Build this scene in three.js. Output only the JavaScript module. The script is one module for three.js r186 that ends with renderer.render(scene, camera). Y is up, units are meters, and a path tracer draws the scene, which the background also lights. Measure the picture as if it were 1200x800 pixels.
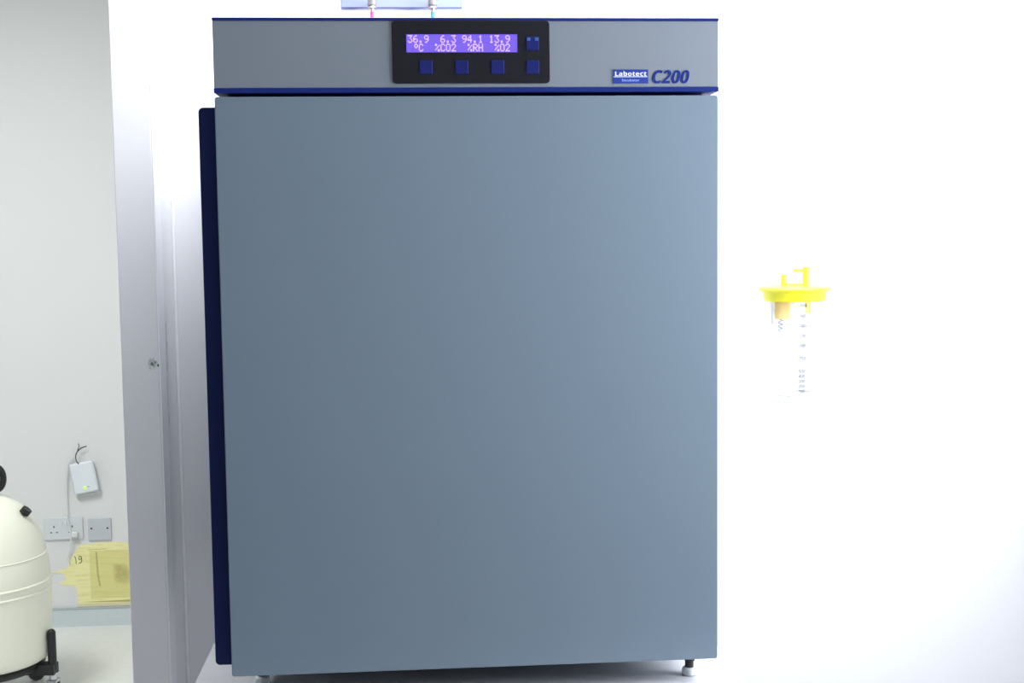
import * as THREE from 'three';
import { RoundedBoxGeometry } from 'three/addons/geometries/RoundedBoxGeometry.js';
import { mergeGeometries } from 'three/addons/utils/BufferGeometryUtils.js';
import { TextGeometry } from 'three/addons/geometries/TextGeometry.js';
import { FontLoader } from 'three/addons/loaders/FontLoader.js';
import { ImprovedNoise } from 'three/addons/math/ImprovedNoise.js';
import { RectAreaLightUniformsLib } from 'three/addons/lights/RectAreaLightUniformsLib.js';

RectAreaLightUniformsLib.init();
const scene = new THREE.Scene();

// ---------- camera (solved from the corners of the cabinet front) ----------
const camera = new THREE.PerspectiveCamera(29.863, 1.5, 0.05, 50);
camera.position.set(-0.0865, 1.47, 1.8252);
camera.rotation.set(-0.0821, -0.0774, -0.0119, 'YXZ');

// ---------- light and exposure ----------
const renderer = new THREE.WebGLRenderer({ antialias: true });
renderer.toneMapping = THREE.LinearToneMapping;
renderer.toneMappingExposure = 0.73;
renderer.shadowMap.enabled = true;
scene.background = new THREE.Color(0x000000);

const CEILING = 2.62;
// two recessed ceiling panels: a cool one over the alcove, a neutral one in the room behind
const PANELS = [
  { x: 0.38, z: -0.22, w: 1.50, d: 0.5, colour: [0.94, 0.945, 1.0], power: 35, glow: 8, label: 'cool white ceiling light panel above the incubator alcove' },
  { x: -1.75, z: -1.25, w: 0.6, d: 0.9, colour: [0.97, 1.0, 0.965], power: 31, glow: 6, label: 'neutral white ceiling light panel over the storage vessel' },
];
for (const p of PANELS) {
  const l = new THREE.RectAreaLight(new THREE.Color().setRGB(...p.colour), p.power, p.w, p.d);
  l.position.set(p.x, CEILING - 0.03, p.z);
  l.rotation.x = -Math.PI / 2;
  l.castShadow = true;
  scene.add(l);
}

// added unseen side light, built like a frosted window, brightens the door from right
const SIDE_LIGHT = { z0: 0.02, z1: 0.56, y0: 1.05, y1: 2.25, colour: [0.92, 0.945, 1.03], power: 28, glow: 3 };
{
  const l = new THREE.RectAreaLight(new THREE.Color().setRGB(...SIDE_LIGHT.colour), SIDE_LIGHT.power, SIDE_LIGHT.z1 - SIDE_LIGHT.z0, SIDE_LIGHT.y1 - SIDE_LIGHT.y0);
  l.position.set(1.245, (SIDE_LIGHT.y0 + SIDE_LIGHT.y1) / 2, (SIDE_LIGHT.z0 + SIDE_LIGHT.z1) / 2);
  l.rotation.y = Math.PI / 2;
  l.castShadow = true;
  scene.add(l);
}

// ---------- helpers ----------
let seed = 7;
const rnd = () => { seed = (seed * 1664525 + 1013904223) >>> 0; return seed / 4294967296; };
const noise = new ImprovedNoise();
const names = {};
function numbered(n) {
  names[n] = (names[n] ?? -1) + 1;
  return names[n] ? `${n}_${String(names[n]).padStart(3, '0')}` : n;
}
function shade(o) { o.traverse(c => { if (c.isMesh) { c.castShadow = true; c.receiveShadow = true; } }); return o; }
function mesh(name, geo, mat, parent) {
  const m = new THREE.Mesh(geo, mat);
  m.name = parent ? name : numbered(name);
  m.castShadow = m.receiveShadow = true;
  (parent ?? scene).add(m);
  return m;
}
function tag(o, label, category, group) {
  o.userData.label = label; o.userData.category = category;
  if (group) o.userData.group = group;
  return o;
}
function thing(name, label, category, pos = [0, 0, 0], group) {
  const g = new THREE.Group(); g.name = numbered(name); g.position.set(...pos); scene.add(g);
  return tag(g, label, category, group);
}
function structure(name, geo, mat, label) {
  const m = mesh(name, geo, mat); m.userData.kind = 'structure'; if (label) m.userData.label = label; return m;
}
// box between two corners, uv in metres
function box(x0, x1, y0, y1, z0, z1) {
  const g = new THREE.BoxGeometry(x1 - x0, y1 - y0, z1 - z0);
  g.translate((x0 + x1) / 2, (y0 + y1) / 2, (z0 + z1) / 2);
  return metreUV(g);
}
function metreUV(g) {
  const p = g.attributes.position, n = g.attributes.normal, uv = new Float32Array(p.count * 2);
  for (let i = 0; i < p.count; i++) {
    const ax = Math.abs(n.getX(i)), ay = Math.abs(n.getY(i)), az = Math.abs(n.getZ(i));
    const x = p.getX(i), y = p.getY(i), z = p.getZ(i);
    if (ax >= ay && ax >= az) { uv[2 * i] = z; uv[2 * i + 1] = y; } else if (ay >= az) { uv[2 * i] = x; uv[2 * i + 1] = z; } else { uv[2 * i] = x; uv[2 * i + 1] = y; }
  }
  g.setAttribute('uv', new THREE.BufferAttribute(uv, 2));
  return g;
}
function rbox(x0, x1, y0, y1, z0, z1, r = 0.002, seg = 3) {
  const g = new RoundedBoxGeometry(x1 - x0, y1 - y0, z1 - z0, seg, r);
  g.translate((x0 + x1) / 2, (y0 + y1) / 2, (z0 + z1) / 2);
  return metreUV(g);
}
function cyl(r0, r1, h, x, y, z, seg = 40) { const g = new THREE.CylinderGeometry(r0, r1, h, seg); g.translate(x, y, z); return g; }
function tube(pts, r, seg = 48, rad = 10) {
  return new THREE.TubeGeometry(new THREE.CatmullRomCurve3(pts.map(p => new THREE.Vector3(...p))), seg, r, rad, false);
}
function extrude(outline, depth, bevel = 0) {
  const s = new THREE.Shape(outline.map(([x, y]) => new THREE.Vector2(x, y)));
  return new THREE.ExtrudeGeometry(s, { depth, bevelEnabled: bevel > 0, bevelSize: bevel, bevelThickness: bevel, bevelSegments: 2 });
}
function roundedRect(x0, x1, y0, y1, r) {
  const s = new THREE.Shape();
  s.moveTo(x0 + r, y0); s.lineTo(x1 - r, y0); s.absarc(x1 - r, y0 + r, r, -Math.PI / 2, 0);
  s.lineTo(x1, y1 - r); s.absarc(x1 - r, y1 - r, r, 0, Math.PI / 2);
  s.lineTo(x0 + r, y1); s.absarc(x0 + r, y1 - r, r, Math.PI / 2, Math.PI);
  s.lineTo(x0, y0 + r); s.absarc(x0 + r, y0 + r, r, Math.PI, Math.PI * 1.5);
  return s;
}
// tileable grain in one metre (or "size" metres) of surface
function grain(n, fine, coarse, size, lo = 0) {
  const d = new Uint8Array(n * n * 4);
  for (let y = 0; y < n; y++) for (let x = 0; x < n; x++) {
    const u = x / n, v = y / n;
    const a = 2 * Math.PI * u, b = 2 * Math.PI * v;
    const c = noise.noise(Math.cos(a) * coarse, Math.sin(a) * coarse, Math.cos(b) * coarse + 7) + noise.noise(Math.sin(b) * coarse, Math.cos(a) * coarse, 31);
    const f = rnd() - 0.5;
    const k = Math.max(0, Math.min(255, 255 * (0.5 + fine * f + 0.25 * c * (1 - fine))));
    d[4 * (y * n + x)] = d[4 * (y * n + x) + 1] = d[4 * (y * n + x) + 2] = lo + k * (255 - lo) / 255; d[4 * (y * n + x) + 3] = 255;
  }
  const t = new THREE.DataTexture(d, n, n);
  t.wrapS = t.wrapT = THREE.RepeatWrapping; t.magFilter = THREE.LinearFilter; t.minFilter = THREE.LinearMipmapLinearFilter; t.generateMipmaps = true;
  t.repeat.set(1 / size, 1 / size); t.needsUpdate = true;
  return t;
}
function canvas(w, h, draw, srgb = true) {
  const c = document.createElement('canvas'); c.width = w; c.height = h;
  draw(c.getContext('2d'), w, h);
  const t = new THREE.CanvasTexture(c); if (srgb) t.colorSpace = THREE.SRGBColorSpace;
  return t;
}
const rgb = (r, g, b) => new THREE.Color().setRGB(r, g, b);
function matt(color, rough, k) { return new THREE.MeshPhysicalMaterial({ color, roughness: rough, metalness: 0, specularIntensity: k }); }
function std(color, rough = 0.6, more = {}) { return new THREE.MeshStandardMaterial({ color, roughness: rough, metalness: 0, ...more }); }

// ---------- materials ----------
const plasterBump = grain(512, 0.35, 9, 0.5);
const coatBump = grain(512, 0.8, 20, 0.12);
const vinylTone = grain(512, 0.5, 5, 0.8, 236); vinylTone.colorSpace = THREE.SRGBColorSpace;
const M = {
  wall: std(rgb(0.76, 0.768, 0.772), 0.75, { bumpMap: plasterBump, bumpScale: 0.00015 }),
  trim: std(rgb(0.86, 0.86, 0.88), 0.4),
  ceiling: std(rgb(0.78, 0.78, 0.78), 0.85, { bumpMap: plasterBump, bumpScale: 0.0005 }),
  floor: std(rgb(0.86, 0.87, 0.86), 0.35, { map: vinylTone }),
  floorDimBounce: std(rgb(0.33, 0.33, 0.34), 0.4, { map: vinylTone }),  // unseen front floor, kept darker to dim the bounce at lower left
  skirting: std(rgb(0.68, 0.75, 0.78), 0.5, { map: vinylTone }),
  skirtingCap: std(rgb(0.42, 0.47, 0.50), 0.5),
  bench: std(rgb(0.60, 0.60, 0.62), 0.35, { map: vinylTone }),
  coat: std(rgb(0.172, 0.232, 0.284), 0.5, { bumpMap: coatBump, bumpScale: 0.00006 }),
  headerCoat: std(rgb(0.205, 0.24, 0.275), 0.5, { bumpMap: coatBump, bumpScale: 0.00006 }),
  navy: matt(rgb(0.010, 0.019, 0.085), 0.5, 0.25),
  trimBlue: matt(rgb(0.010, 0.024, 0.17), 0.5, 0.3),
  black: std(rgb(0.012, 0.012, 0.013), 0.55),
  gasket: std(rgb(0.012, 0.011, 0.012), 0.8),
  panel: matt(rgb(0.014, 0.015, 0.019), 0.5, 0.3),
  button: matt(rgb(0.011, 0.018, 0.13), 0.6, 0.25),
  icon: matt(rgb(0.05, 0.12, 0.32), 0.6, 0.25),
  steel: std(rgb(0.62, 0.62, 0.63), 0.3, { metalness: 1 }),
  dullMetal: std(rgb(0.20, 0.19, 0.18), 0.5, { metalness: 0.4 }),
  brass: std(rgb(0.72, 0.60, 0.42), 0.35, { metalness: 1 }),
  footPad: std(rgb(0.62, 0.66, 0.66), 0.5),
  plate: std(rgb(0.17, 0.20, 0.27), 0.6),
  pink: std(rgb(0.80, 0.05, 0.20), 0.4),
  blueHose: std(rgb(0.02, 0.20, 0.75), 0.4),
  white: std(rgb(0.76, 0.77, 0.80), 0.4),
  lead: std(rgb(0.74, 0.76, 0.76), 0.5),
  socket: std(rgb(0.68, 0.71, 0.74), 0.5),
  greyPlate: std(rgb(0.56, 0.59, 0.64), 0.45),
  slot: std(rgb(0.03, 0.03, 0.03), 0.7),
  router: std(rgb(0.78, 0.82, 0.88), 0.45),
  routerBack: std(rgb(0.62, 0.66, 0.66), 0.6),
  wire: std(rgb(0.06, 0.045, 0.045), 0.6),
  cream: std(rgb(0.91, 0.91, 0.78), 0.3, { bumpMap: coatBump, bumpScale: 0.00005 }),
  rubber: std(rgb(0.012, 0.012, 0.014), 0.45),
  lid: std(rgb(0.92, 0.80, 0.02), 0.4),
  amber: new THREE.MeshPhysicalMaterial({ color: rgb(0.95, 0.72, 0.30), roughness: 0.9, transmission: 0.4, thickness: 0 }),
  clear: new THREE.MeshPhysicalMaterial({ color: rgb(0.97, 0.97, 0.98), roughness: 0.08, transmission: 1, thickness: 0, ior: 1.25 }),
  rim: std(rgb(0.40, 0.40, 0.44), 0.4),
  spring: std(rgb(0.12, 0.14, 0.19), 0.4, { metalness: 0.6 }),
  gloss: std(rgb(0.8, 0.8, 0.8), 0.5),
};

// ---------- the setting ----------
const XR = 1.26, XB = 0.398, XL = -0.5534, XP = -0.621, ZE = -0.5627, XT = -0.424, ZFAR = -3.1, ZALC = -0.745, XLEFT = -3.6, ZNEAR = 6.5, BENCH = 0.805;
structure('floor', box(XLEFT - 0.1, XP, -0.1, 0, ZFAR - 0.1, ZE), M.floor, 'pale speckled vinyl floor of the storage room');
structure('floor_front', mergeGeometries([box(XLEFT - 0.1, XR + 0.1, -0.1, 0, ZE, ZNEAR + 0.1), box(XP, XR + 0.1, -0.1, 0, ZFAR - 0.1, ZE)]), M.floorDimBounce, 'unseen front floor, made mid grey to cut bounced light');
structure('ceiling', box(XLEFT - 0.1, XR + 0.1, CEILING, CEILING + 0.1, ZFAR - 0.1, ZNEAR + 0.1), M.ceiling, 'white ceiling');
{
  const q = SIDE_LIGHT, b = 0.1;
  structure('wall_right', mergeGeometries([box(XR, XR + b, 0, CEILING, ZFAR, q.z0), box(XR, XR + b, 0, CEILING, q.z1, ZNEAR), box(XR, XR + b, 0, q.y0, q.z0, q.z1), box(XR, XR + b, q.y1, CEILING, q.z0, q.z1)]), M.wall, 'white side wall of the incubator room');
  const w = new THREE.Group(); w.name = 'added_light_1'; w.userData.kind = 'structure'; w.userData.label = 'added unseen light in the side wall, shaped like a frosted window'; scene.add(w);  // opening and glowing sheet added to house the unseen side light
  const f = 0.03;
  mesh('added_light_frame', mergeGeometries([box(XR - 0.004, XR + b, q.y0, q.y0 + f, q.z0, q.z1), box(XR - 0.004, XR + b, q.y1 - f, q.y1, q.z0, q.z1), box(XR - 0.004, XR + b, q.y0 + f, q.y1 - f, q.z0, q.z0 + f), box(XR - 0.004, XR + b, q.y0 + f, q.y1 - f, q.z1 - f, q.z1)]), M.trim, w);
  mesh('glow_pane', box(XR + 0.006, XR + 0.012, q.y0 + f, q.y1 - f, q.z0 + f, q.z1 - f), std(0xffffff, 0.6, { emissive: rgb(...q.colour), emissiveIntensity: q.glow }), w);
}
structure('wall_left', box(XLEFT - 0.1, XLEFT, 0, CEILING, ZFAR, ZNEAR), M.wall, 'pale side wall of the room');
structure('wall_far', box(XLEFT - 0.1, XR + 0.1, 0, CEILING, ZFAR - 0.1, ZFAR), M.wall, 'pale grey wall with sockets');
structure('wall_front', box(XLEFT - 0.1, XR + 0.1, 0, CEILING, ZNEAR, ZNEAR + 0.1), M.wall, 'white wall facing the incubator');
structure('wall_back', box(XL, XR, 0, CEILING, ZALC - 0.08, ZALC), M.wall, 'bright white wall behind the incubator and the suction jar');
const partition = structure('wall_partition', box(XP, XL, 0, CEILING, ZFAR, ZE - 0.006), M.wall, 'slim white partition wall beside the incubator');
// scuffs on the partition: a chipped green smudge on its end, a brown run on its side
{
  const chip = canvas(64, 64, (c) => {
    for (let i = 0; i < 90; i++) { c.fillStyle = `rgba(70,120,80,${0.05 + 0.1 * rnd()})`; const a = rnd() * 6.3, r = rnd() * 22; c.beginPath(); c.arc(34 + Math.cos(a) * r * 0.8, 30 + Math.sin(a) * r, 2 + 3 * rnd(), 0, 7); c.fill(); }
    c.fillStyle = 'rgba(60,66,52,0.8)'; c.beginPath(); c.ellipse(57, 36, 4, 5, 0, 0, 7); c.fill();
  });
  const g = new THREE.PlaneGeometry(0.028, 0.034); g.translate(XL - 0.0125, 1.243, ZE + 0.0003);
  mesh('smudge', g, std(0xffffff, 0.7, { map: chip, transparent: true }), partition);
  const run = canvas(64, 512, (c) => {
    for (let i = 0; i < 80; i++) { const y = rnd() * 500; c.fillStyle = `rgba(150,125,70,${0.04 + 0.07 * rnd()})`; c.fillRect(28 + 8 * Math.sin(y / 70) + 8 * (rnd() - 0.5), y, 3 + 8 * rnd(), 10 + 36 * rnd()); }
  });
  const s = new THREE.PlaneGeometry(0.045, 0.2); s.rotateY(Math.PI / 2); s.translate(XL + 0.0004, 1.22, -0.637);
  mesh('stain', s, std(0xffffff, 0.7, { map: run, transparent: true }), partition);
}
structure('trim_4', rbox(XP, XL, 0, CEILING, ZE - 0.006, ZE, 0.0015), M.wall, 'pale end board of the partition');
structure('trim_1', rbox(XL, XL + 0.003, 0, CEILING, ZE - 0.054, ZE, 0.0012), M.trim, 'white corner strip on the partition edge');
structure('trim_2', rbox(XL, XL + 0.005, 0, CEILING, ZALC, ZALC + 0.012, 0.0015), M.trim, 'thin white bead in the wall corner');
structure('baseboard_far', mergeGeometries([box(XLEFT, XP, 0, 0.066, ZFAR, ZFAR + 0.012)]), M.skirting, 'pale blue grey skirting of the far wall');
structure('trim_3', rbox(XLEFT, XP, 0.066, 0.072, ZFAR, ZFAR + 0.014, 0.0015), M.skirtingCap, 'grey capping line on the skirting');

// ceiling panels (fittings of the lights set above)
for (const p of PANELS) {
  const t = thing('ceiling_light', p.label, 'light', [p.x, CEILING, p.z]);
  const f = 0.018, w = p.w / 2, d = p.d / 2;
  mesh('frame', mergeGeometries([box(-w - f, w + f, -0.022, 0, d, d + f), box(-w - f, w + f, -0.022, 0, -d - f, -d), box(-w - f, -w, -0.022, 0, -d, d), box(w, w + f, -0.022, 0, -d, d)]), M.trim, t);
  mesh('diffuser', box(-w, w, -0.018, -0.004, -d, d), std(0xffffff, 0.5, { emissive: rgb(...p.colour), emissiveIntensity: p.glow }), t);
}

// ---------- bench ----------
{
  const b = thing('lab_bench', 'white lab bench fitted into the alcove under the incubator', 'bench', [0, 0, 0]);
  mesh('worktop', rbox(XT, XB, BENCH - 0.03, BENCH, ZALC + 0.001, 0.07, 0.002), M.bench, b);
  for (const x of [XT + 0.03, XB - 0.03]) for (const z of [ZALC + 0.05, 0.03]) mesh('leg', rbox(x - 0.02, x + 0.02, 0, BENCH - 0.03, z - 0.02, z + 0.02, 0.003), M.white, b);
}

// ---------- incubator ----------
const font = await new FontLoader().loadAsync('fonts/droid/droid_sans_bold.typeface.json');
const TOP = 1.776, HB = 1.6725, DT = 1.6675, DB = 0.8418, W = 0.3555;
{
  const t = thing('incubator', 'large grey blue laboratory incubator with closed door and digital display', 'incubator', [0, BENCH, 0]);
  const at = g => { g.translate(0, -BENCH, 0); return g; };
  mesh('body', at(rbox(-W + 0.011, W - 0.011, DB + 0.003, HB, -0.68, -0.058, 0.004)), M.coat, t);
  const gk = mesh('gasket', at(rbox(-W + 0.012, W - 0.012, DB + 0.004, HB, -0.0585, -0.046, 0.003)), M.gasket, t);
  gk.userData.label = 'black door gasket';
  // header
  mesh('header', at(rbox(-W, W, HB + 0.0065, TOP - 0.0042, -0.68, 0, 0.0012)), M.headerCoat, t);
  mesh('top_trim', at(rbox(-W - 0.0004, W + 0.0004, TOP - 0.0045, TOP, -0.682, 0.0012, 0.0012)), M.trimBlue, t).userData.label = 'dark blue lid edge';
  mesh('bottom_trim', at(rbox(-W - 0.0004, W + 0.0004, HB, HB + 0.0068, -0.66, 0.0012, 0.0012)), M.trimBlue, t).userData.label = 'dark blue stripe under the header';
  // control panel
  const ps = roundedRect(-0.108, 0.1127, 1.6852, 1.7712, 0.005);
  const pg = new THREE.ExtrudeGeometry(ps, { depth: 0.0012, bevelEnabled: true, bevelSize: 0.0004, bevelThickness: 0.0004, bevelSegments: 2, curveSegments: 8 });
  const panel = mesh('control_panel', at(pg), M.panel, t);
  panel.userData.label = 'black control panel';
  const G5 = {
    '0': [14, 17, 19, 21, 25, 17, 14], '1': [4, 12, 4, 4, 4, 4, 14], '2': [14, 17, 1, 2, 4, 8, 31], '3': [31, 2, 4, 2, 1, 17, 14], '4': [2, 6, 10, 18, 31, 2, 2],
    '6': [6, 8, 16, 30, 17, 17, 14], '9': [14, 17, 17, 15, 1, 2, 12], '.': [0, 0, 0, 0, 0, 12, 12], 'C': [14, 17, 16, 16, 16, 17, 14], 'O': [14, 17, 17, 17, 17, 17, 14],
    'R': [30, 17, 17, 30, 20, 18, 17], 'H': [17, 17, 17, 31, 17, 17, 17], '%': [24, 25, 2, 4, 8, 19, 3], 'd': [6, 9, 9, 6, 0, 0, 0], ' ': [0, 0, 0, 0, 0, 0, 0],
  };
  const lcd = canvas(984, 164, (c, w, h) => {
    c.fillStyle = '#7a62f4'; c.fillRect(0, 0, w, h);
    ['36.9  6.3 94.1 13.9 ', ' dC  %CO2  %RH  %O2 '].forEach((line, r) => [...line].forEach((ch, i) => {
      const x0 = 14 + i * 48, y0 = 8 + r * 78;
      c.fillStyle = '#8167f0'; c.fillRect(x0, y0, 40, 70);
      c.fillStyle = '#efc8ff';
      G5[ch].forEach((bits, y) => { for (let k = 0; k < 5; k++) if (bits & (16 >> k)) c.fillRect(x0 + k * 8 - 1, y0 + y * 10 - 1, 10, 11.5); });
    }));
  });
  const sBox = new THREE.BoxGeometry(0.1557, 0.0248, 0.0006);
  sBox.translate(-0.0105, 1.7402, 0.0018);
  const screen = mesh('screen', at(sBox), std(0x050508, 0.3, { emissive: 0xffffff, emissiveMap: lcd, emissiveIntensity: 1.4 }), panel);
  screen.userData.label = 'glowing violet display reading 36.9, 6.3, 94.1 and 13.9';
  for (const [x, y] of [[-0.0616, 1.7072], [-0.0113, 1.7072], [0.0392, 1.7072], [0.0889, 1.7072], [0.0889, 1.7402]]) {
    const b = mesh('button', at(rbox(x - 0.0092, x + 0.0092, y - 0.0095, y + 0.0095, 0.0006, 0.0024, 0.0008)), M.button, panel);
    if (y > 1.72) mesh('icon', at(mergeGeometries([-1, 1].map(s => rbox(x + s * 0.0056 - 0.0024, x + s * 0.0056 + 0.0024, y + 0.0035, y + 0.0078, 0.002, 0.0027, 0.0003)))), M.icon, b);
  }
  // badge and model lettering
  const badge = canvas(512, 200, (c, w, h) => {
    c.fillStyle = '#1b3590'; c.fillRect(0, 0, w, h);
    c.fillStyle = '#eef2ff'; c.font = 'bold 92px sans-serif'; c.textAlign = 'center'; c.textBaseline = 'alphabetic';
    c.save(); c.translate(w / 2, 92); c.scale(470 / c.measureText('Labotect').width, 0.95); c.fillText('Labotect', 0, 0); c.restore();
    c.fillRect(10, 100, w - 20, 9);
    c.fillStyle = '#8fa8dd'; c.font = 'bold 56px sans-serif';
    c.save(); c.translate(w / 2, 172); c.scale(260 / c.measureText('Incubator').width, 0.9); c.fillText('Incubator', 0, 0); c.restore();
  });
  const bg = new THREE.BoxGeometry(0.0505, 0.0195, 0.0008); bg.translate(0.2285, 1.694, 0.0004);
  mesh('badge', at(bg), std(0xffffff, 0.5, { map: badge }), t).userData.label = 'blue maker badge with white lettering';
  const tg = new TextGeometry('C200', { font, size: 0.0236, depth: 0.0007, curveSegments: 10 });
  tg.computeBoundingBox();
  const bb = tg.boundingBox;
  tg.translate(-bb.min.x, -bb.min.y, 0);
  const hT = bb.max.y - bb.min.y, wT = bb.max.x - bb.min.x;
  tg.scale(0.0525 / wT, 0.0186 / hT, 1);
  tg.applyMatrix4(new THREE.Matrix4().set(1, 0.2, 0, 0, 0, 1, 0, 0, 0, 0, 1, 0, 0, 0, 0, 1));
  tg.translate(0.2585, 1.6842, 0);
  mesh('model_lettering', at(tg), matt(rgb(0.008, 0.03, 0.22), 0.5, 0.3), t).userData.label = 'blue slanted lettering C200';
  // door with its edge strip
  const ds = roundedRect(-W, W, DB, DT, 0.004);
  const dg = new THREE.ExtrudeGeometry(ds, { depth: 0.043, bevelEnabled: true, bevelSize: 0.0015, bevelOffset: -0.0015, bevelThickness: 0.0015, bevelSegments: 3, curveSegments: 6 });
  dg.translate(0, 0, -0.0445); metreUV(dg);
  const door = mesh('door', at(dg), M.coat, t);
  door.userData.label = 'plain grey blue door';
  const hs = roundedRect(-0.3805, -W + 0.004, 0.855, 1.6545, 0.0068);
  const hg = new THREE.ExtrudeGeometry(hs, { depth: 0.014, bevelEnabled: true, bevelSize: 0.001, bevelOffset: -0.001, bevelThickness: 0.001, bevelSegments: 2, curveSegments: 8 });
  hg.translate(0, 0, -0.03);
  mesh('handle', at(hg), M.navy, door).userData.label = 'long navy blue handle strip';
  // levelling feet
  for (const [x, z] of [[0.322, -0.042], [-0.322, -0.075], [0.322, -0.63], [-0.322, -0.63]]) {
    const f = mesh('foot', mergeGeometries([cyl(0.0065, 0.0065, DB - BENCH + 0.012, x, (DB - BENCH + 0.012) / 2 + 0.004, z, 24), cyl(0.0085, 0.0085, 0.008, x, 0.026, z, 6)]), M.black, t);
    mesh('foot_pad', new THREE.LatheGeometry([[0, 0], [0.0112, 0], [0.0116, 0.003], [0.0112, 0.009], [0.009, 0.012], [0, 0.012]].map(q => new THREE.Vector2(...q)), 32).translate(x, 0, z), M.footPad, f);
  }
}

// ---------- gas outlets behind the incubator ----------
{
  const z = ZALC, y0 = 1.9185;
  const o = thing('gas_outlet_plate', 'pale blue wall plate with two gas outlets above the incubator', 'outlet plate', [-0.098, y0, z]);
  mesh('plate', rbox(-0.117, 0.121, 0, 0.16, 0, 0.005, 0.002), M.plate, o);
  for (const x of [-0.056, 0.061]) {
    const b = mesh('outlet', mergeGeometries([cyl(0.0085, 0.0085, 0.016, x, 0.008, 0.033, 24), cyl(0.0065, 0.0085, 0.006, x, -0.003, 0.033, 24), rbox(x - 0.006, x + 0.006, 0.003, 0.013, 0.004, 0.034, 0.001)].map(g => g.index ? g.toNonIndexed() : g)), M.dullMetal, o);
    mesh('ferrule', cyl(0.0045, 0.0045, 0.009, x, -0.008, 0.033, 16), M.brass, b);
  }
  const hose = (x, m, label) => tag(mesh('gas_hose', tube([[x, y0 - 0.011, z + 0.033], [x, y0 - 0.06, z + 0.033], [x + 0.004, 1.78, z + 0.032], [x + 0.012, 1.6, z + 0.034], [x + 0.02, 1.5, z + 0.045], [x + 0.022, 1.47, z + 0.064]], 0.0038), m), label, 'hose');
  hose(-0.154, M.pink, 'pink gas hose running down behind the incubator');
  hose(-0.037, M.blueHose, 'bright blue gas hose running down behind the incubator');
}

// ---------- suction jar on the right wall ----------
{
  const JX = 0.6733, JZ = -0.672, Y = 1.1345;
  const t = thing('suction_jar', 'clear graduated suction jar with yellow lid on the white wall', 'jar', [JX, Y, JZ]);
  t.scale.setScalar(1.714);
  const lathe = (pts, seg = 56) => new THREE.LatheGeometry(pts.map(q => new THREE.Vector2(...q)), seg);
  const body = mesh('vessel', lathe([[0, 0.003], [0.0235, 0.003], [0.026, 0], [0.0268, 0.001], [0.0274, 0.008], [0.0335, 0.118]]), M.clear, t);
  body.userData.label = 'clear plastic vessel';
  const marks = canvas(128, 1024, (c, w, h) => {
    const v = y => (y - 353) / (464 - 353) * h;
    c.fillStyle = 'rgba(2,2,10,1)'; c.textAlign = 'center'; c.textBaseline = 'middle';
    for (const [y, s, big] of [[358, '1800', 1], [370.5, '1600', 0], [382.5, '1400', 1], [394, '1200', 1], [406, '1000', 1], [421, '750', 1], [436, '500', 1], [442, '400', 1], [448, '300', 1], [454, '200', 1], [460, '100', 1]]) {
      c.font = 'bold 56px sans-serif';
      c.save(); c.translate(64, v(y)); c.scale(Math.min(1, 76 / c.measureText(s).width), 1); c.fillText(s, 0, 0); c.restore();
      c.fillRect(8, v(y) - 4, 10, 8); c.fillRect(106, v(y) - 3, 14, 6);
    }
  });
  const mg = new THREE.CylinderGeometry(0.0336, 0.0279, 0.108, 12, 1, true, -0.22, 0.44); mg.translate(0, 0.0645, 0);
  const mk = mesh('graduation', mg, std(0xffffff, 0.6, { map: marks, transparent: true, side: THREE.DoubleSide }), body);
  mk.userData.label = 'printed volume scale';
  mesh('base_rim', mergeGeometries([[0.0268, 0.0012], [0.0273, 0.0085]].map(([r, y]) => new THREE.TorusGeometry(r, 0.0005, 8, 72).rotateX(Math.PI / 2).translate(0, y, 0))), M.rim, body);
  const lid = mesh('lid', lathe([[0, 0.117], [0.034, 0.117], [0.0355, 0.118], [0.0365, 0.1265], [0.0385, 0.1285], [0.0415, 0.1295], [0.0418, 0.1318], [0.0385, 0.1335], [0.026, 0.1345], [0.0115, 0.1350], [0.0105, 0.1372], [0, 0.1375]]), M.lid, t);
  lid.userData.label = 'bright yellow lid';
  // ports: a short straight one and a taller elbow
  mesh('port', cyl(0.003, 0.0033, 0.015, -0.0145, 0.1405, 0.004, 20), M.lid, lid);
  const el = cyl(0.0042, 0.0042, 0.024, 0.012, 0.1445, 0.004, 24);
  const nz = new THREE.CylinderGeometry(0.0022, 0.0024, 0.012, 16); nz.rotateZ(Math.PI / 2); nz.translate(0.003, 0.1525, 0.004);
  mesh('elbow_port', mergeGeometries([el, nz]), M.lid, lid);
  mesh('inlet_tube', cyl(0.0033, 0.003, 0.016, 0.0145, 0.1105, 0.004, 20), M.lid, lid);
  const fh = mesh('filter_housing', lathe([[0.0088, 0], [0.0092, 0.022]], 28).translate(-0.0165, 0.0965, 0.006), M.amber, lid);
  fh.userData.label = 'translucent amber filter housing';
  const pts = []; for (let i = 0; i <= 120; i++) { const a = i / 120 * 2 * Math.PI * 8; const k = i / 120; pts.push([-0.0185 + Math.cos(a) * (0.0022 + 0.0018 * k), 0.081 + 0.036 * k, 0.006 + Math.sin(a) * (0.0022 + 0.0018 * k)]); }
  mesh('spring', tube(pts, 0.0004, 240, 5), M.spring, lid);
  // clip that carries it
  const b = thing('wall_bracket', 'small white wall clip carrying the graduated suction jar', 'bracket', [JX, Y + 0.1, ZALC]);
  mesh('back_plate', rbox(-0.025, 0.025, 0.05, 0.09, 0, 0.004, 0.001), M.white, b);
  mesh('clip', rbox(-0.018, 0.018, 0.090, 0.0985, 0, 0.013, 0.001).translate(0, -0.02, 0), M.white, b);
}

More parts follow.
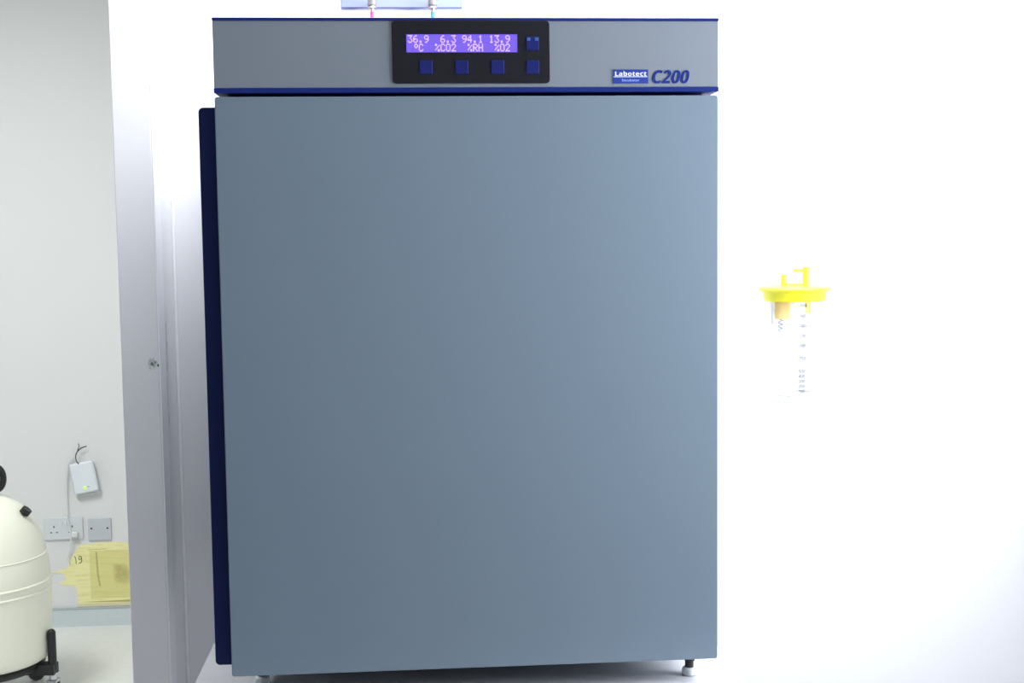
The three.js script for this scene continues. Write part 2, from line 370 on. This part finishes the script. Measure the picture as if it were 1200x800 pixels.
// ---------- things on the far wall ----------
{
  const z = ZFAR;
  // double socket
  const s = thing('double_socket', 'white double power socket on the far wall behind the vessel', 'socket', [-1.427, 0.381, z]);
  mesh('plate', rbox(-0.073, 0.073, -0.043, 0.043, 0, 0.009, 0.003), M.socket, s);
  for (const cx of [-0.034, 0.034]) {
    for (const [x, y, w, h] of [[0, 0.008, 0.004, 0.008], [-0.011, -0.014, 0.0065, 0.004], [0.011, -0.014, 0.0065, 0.004]]) mesh('pin_hole', box(cx + x - w / 2, cx + x + w / 2, y - h / 2, y + h / 2, 0.0085, 0.0094), M.slot, s);
    mesh('switch', rbox(cx + (cx < 0 ? 0.021 : -0.027), cx + (cx < 0 ? 0.029 : -0.019), 0.012, 0.03, 0.008, 0.013, 0.001), M.white, s);
  }
  // blanking plate
  const b = thing('blanking_plate', 'grey square blanking plate with two screws beside the double socket', 'wall plate', [-1.292, 0.3745, z]);
  mesh('plate', rbox(-0.043, 0.043, -0.043, 0.043, 0, 0.008, 0.003), M.greyPlate, b);
  for (const x of [-0.030, 0.030]) mesh('screw', new THREE.CylinderGeometry(0.0034, 0.0034, 0.002, 16).rotateX(Math.PI / 2).translate(x, 0.004, 0.0085), M.slot, b);
  // monitor box hanging from a wire
  const r = thing('sensor_box', 'small white hanging box with a green light and loose dark wires', 'device', [-1.338, 0.572, z]);
  r.rotation.z = 0.17;
  mesh('back_shell', rbox(-0.048, 0.044, -0.066, 0.062, 0, 0.022, 0.009, 4), M.routerBack, r);
  mesh('cover', rbox(-0.041, 0.047, -0.052, 0.066, 0.018, 0.036, 0.008, 4), M.router, r);
  mesh('indicator_light', new THREE.SphereGeometry(0.0055, 16, 12).scale(1, 1, 0.5).translate(0.0, -0.03, 0.0365), std(rgb(0.2, 0.6, 0.05), 0.4, { emissive: rgb(0.62, 1.0, 0.18), emissiveIntensity: 1.1 }), r);
  mesh('marking', rbox(0.008, 0.019, -0.0315, -0.0265, 0.0355, 0.0364, 0.0003), M.greyPlate, r);
  mesh('wire', mergeGeometries([tube([[-0.004, 0.062, 0.034], [-0.011, 0.075, 0.032], [-0.010, 0.098, 0.024], [0.008, 0.116, 0.02], [0.034, 0.122, 0.02]], 0.0022, 40, 8), tube([[-0.010, 0.096, 0.024], [-0.002, 0.110, 0.022], [0.006, 0.128, 0.018], [0.004, 0.136, 0.012]], 0.0016, 30, 8)]), M.wire, r);
  // its lead
  const c = thing('power_lead', 'white lead hanging from the small box past the socket', 'cable', [-1.4, 0.25, z]);
  mesh('cord', tube([[0.022, 0.405, 0.012], [0.008, 0.39, 0.014], [-0.004, 0.33, 0.012], [-0.008, 0.25, 0.012], [-0.006, 0.17, 0.018], [0.004, 0.10, 0.022], [0.0, 0.06, 0.016], [-0.012, 0.02, 0.012], [-0.006, -0.01, 0.012]], 0.0028, 60, 8), M.lead, c);
  mesh('plug', rbox(0.006, 0.030, 0.099, 0.120, 0.009, 0.028, 0.005), M.lead, c);
  // torn yellow covering low on the wall
  const outline = [[-1.378, 0.314], [-1.285, 0.323], [-1.195, 0.32], [-1.05, 0.321], [-1.05, 0.0735], [-1.39, 0.0735], [-1.383, 0.096], [-1.388, 0.14], [-1.396, 0.157], [-1.422, 0.158], [-1.454, 0.167], [-1.424, 0.182], [-1.436, 0.205], [-1.477, 0.209], [-1.419, 0.227], [-1.415, 0.251], [-1.402, 0.268], [-1.38, 0.297]];
  const X0 = -1.48, Y0 = 0.06, SX = 0.44, SY = 0.275;
  const tex = canvas(1024, 640, (k, w, h) => {
    const px = x => (x - X0) / SX * w, py = y => h - (y - Y0) / SY * h;
    k.fillStyle = '#f5efb4'; k.fillRect(0, 0, w, h);
    for (let i = 0; i < 500; i++) { k.fillStyle = rnd() < 0.5 ? 'rgba(196,186,96,0.10)' : 'rgba(235,228,160,0.10)'; k.fillRect(rnd() * w, rnd() * h, 30 + 160 * rnd(), 4 + 16 * rnd()); }
    // darker glue area and its rim, a scored line, smudges
    k.fillStyle = 'rgba(212,204,122,0.5)'; k.fillRect(px(-1.335), py(0.292), w, py(0.105) - py(0.292));
    for (let i = 0; i < 160; i++) { k.fillStyle = `rgba(160,154,88,${0.015 + 0.025 * rnd()})`; k.beginPath(); k.ellipse(px(-1.215) + 110 * (rnd() - 0.5), py(0.2) + 150 * (rnd() - 0.5), 14 + 26 * rnd(), 14 + 30 * rnd(), rnd() * 3, 0, 7); k.fill(); }
    k.strokeStyle = 'rgba(140,134,80,0.45)'; k.lineCap = 'round';
    k.lineWidth = 14; k.beginPath(); k.moveTo(px(-1.309), py(0.283)); k.lineTo(px(-1.306), py(0.20)); k.lineTo(px(-1.30), py(0.155)); k.stroke();
    k.lineWidth = 5; k.beginPath(); k.moveTo(px(-1.34), py(0.295)); k.lineTo(px(-1.27), py(0.297)); k.stroke();
    k.fillStyle = 'rgba(178,168,84,0.8)'; k.beginPath(); k.moveTo(px(-1.38), py(0.092)); k.lineTo(px(-1.2), py(0.096)); k.lineTo(px(-1.03), py(0.112)); k.lineTo(px(-1.03), py(0.098)); k.lineTo(px(-1.2), py(0.088)); k.fill();
    k.fillStyle = '#e6dcb8'; k.beginPath(); k.moveTo(px(-1.4), py(0.086)); k.lineTo(px(-1.2), py(0.088)); k.lineTo(px(-1.03), py(0.096)); k.lineTo(w, h); k.lineTo(0, h); k.fill();
    // handwritten 19
    k.strokeStyle = 'rgba(70,72,45,0.85)'; k.lineWidth = 6.5; k.lineJoin = 'round';
    k.beginPath(); k.moveTo(px(-1.390), py(0.271)); k.lineTo(px(-1.3865), py(0.262)); k.lineTo(px(-1.3855), py(0.243)); k.stroke();
    k.beginPath(); k.ellipse(px(-1.3705), py(0.2645), 11, 16, 0.2, 0, 7); k.stroke();
    k.beginPath(); k.moveTo(px(-1.3655), py(0.268)); k.lineTo(px(-1.3640), py(0.255)); k.lineTo(px(-1.3675), py(0.246)); k.lineTo(px(-1.3745), py(0.2435)); k.stroke();
  });
  const g = extrude(outline, 0.0012);
  const p = g.attributes.position, uv = g.attributes.uv;
  for (let i = 0; i < p.count; i++) uv.setXY(i, (p.getX(i) - X0) / SX, (p.getY(i) - Y0) / SY);
  g.translate(1.26, -0.0735, 0);
  const patch = mesh('torn_wall_covering', g, std(0xffffff, 0.8, { map: tex }));
  patch.position.set(-1.26, 0.0735, z + 0.0004);
  tag(patch, 'torn yellow wall patch with handwritten 19 above the skirting', 'wall patch');
}

// ---------- storage vessel on its roller base ----------
{
  const t = thing('cryogenic_vessel', 'cream liquid nitrogen storage vessel with black neck cap', 'vessel', [-1.471, 0.135, -2.3]);
  const prof = [[0, 0], [0.15, 0.001], [0.185, 0.004], [0.2, 0.014], [0.2055, 0.03], [0.2075, 0.07], [0.208, 0.16], [0.208, 0.26], [0.2055, 0.305], [0.2, 0.34], [0.1905, 0.38], [0.177, 0.42], [0.159, 0.457], [0.136, 0.488], [0.108, 0.513], [0.078, 0.530], [0.06, 0.537], [0.045, 0.545], [0.04, 0.56], [0.04, 0.585], [0, 0.585]];
  const cv = new THREE.SplineCurve(prof.slice(4, 18).map(q => new THREE.Vector2(...q))).getPoints(60);
  const tank = mesh('tank', new THREE.LatheGeometry([...prof.slice(0, 4).map(q => new THREE.Vector2(...q)), ...cv, ...prof.slice(18).map(q => new THREE.Vector2(...q))], 72), M.cream, t);
  for (const y of [0.235, 0.262]) mesh('rib', new THREE.TorusGeometry(0.2075, 0.0045, 12, 96).rotateX(Math.PI / 2).translate(0, y, 0), M.cream, tank);
  mesh('seam', new THREE.TorusGeometry(0.199, 0.0022, 8, 96).rotateX(Math.PI / 2).translate(0, 0.345, 0), M.cream, tank);
  const port = mesh('vacuum_port', cyl(0.016, 0.016, 0.018, 0, 0.009, 0, 28), M.rubber, t);
  port.position.set(0.146, 0.479, 0.02); port.rotation.z = -0.72; port.userData.label = 'small black port cap';
  const cap = mesh('neck_cap', new THREE.LatheGeometry([[0, 0.57], [0.05, 0.57], [0.058, 0.575], [0.06, 0.6], [0.055, 0.625], [0.03, 0.634], [0, 0.635]].map(q => new THREE.Vector2(...q)), 48), M.rubber, t);
  for (const k of [-1, 1]) mesh('handle', tube([[k * 0.045, 0.545, 0], [k * 0.072, 0.560, 0], [k * 0.081, 0.59, 0], [k * 0.072, 0.618, 0], [k * 0.045, 0.632, 0]], 0.010, 40, 14), M.rubber, cap);

  const b = thing('roller_base', 'black roller base on castors carrying the cream vessel', 'trolley', [-1.471, 0, -2.3]);
  const R = 0.222;
  for (let i = 0; i < 5; i++) {
    const a = 0.16 + i * 2 * Math.PI / 5;
    const arm = extrude([[0, -0.022], [R + 0.008, -0.016], [R + 0.008, 0.016], [0, 0.022]], 0.030, 0.003); arm.rotateX(-Math.PI / 2); arm.translate(0, 0.098, 0);
    const A = mesh('arm', arm, M.rubber, b); A.rotation.y = -a;
    const post = new THREE.CapsuleGeometry(0.0135, 0.115, 8, 20); post.translate(R, 0.171, 0);
    mesh('bumper_post', post, M.rubber, A);
    const fork = mesh('castor_fork', mergeGeometries([cyl(0.012, 0.012, 0.024, R, 0.087, 0, 20), box(R - 0.016, R + 0.016, 0.03, 0.078, -0.017, -0.013), box(R - 0.016, R + 0.016, 0.03, 0.078, 0.013, 0.017), box(R - 0.016, R + 0.016, 0.07, 0.078, -0.017, 0.017)]), M.steel, A);
    mesh('wheel', new THREE.CylinderGeometry(0.03, 0.03, 0.022, 32).rotateX(Math.PI / 2).translate(R, 0.03, 0), M.rubber, fork);
  }
  mesh('ring', new THREE.TorusGeometry(0.17, 0.012, 12, 72).rotateX(Math.PI / 2).translate(0, 0.1225, 0), M.rubber, b);
}

renderer.render(scene, camera);
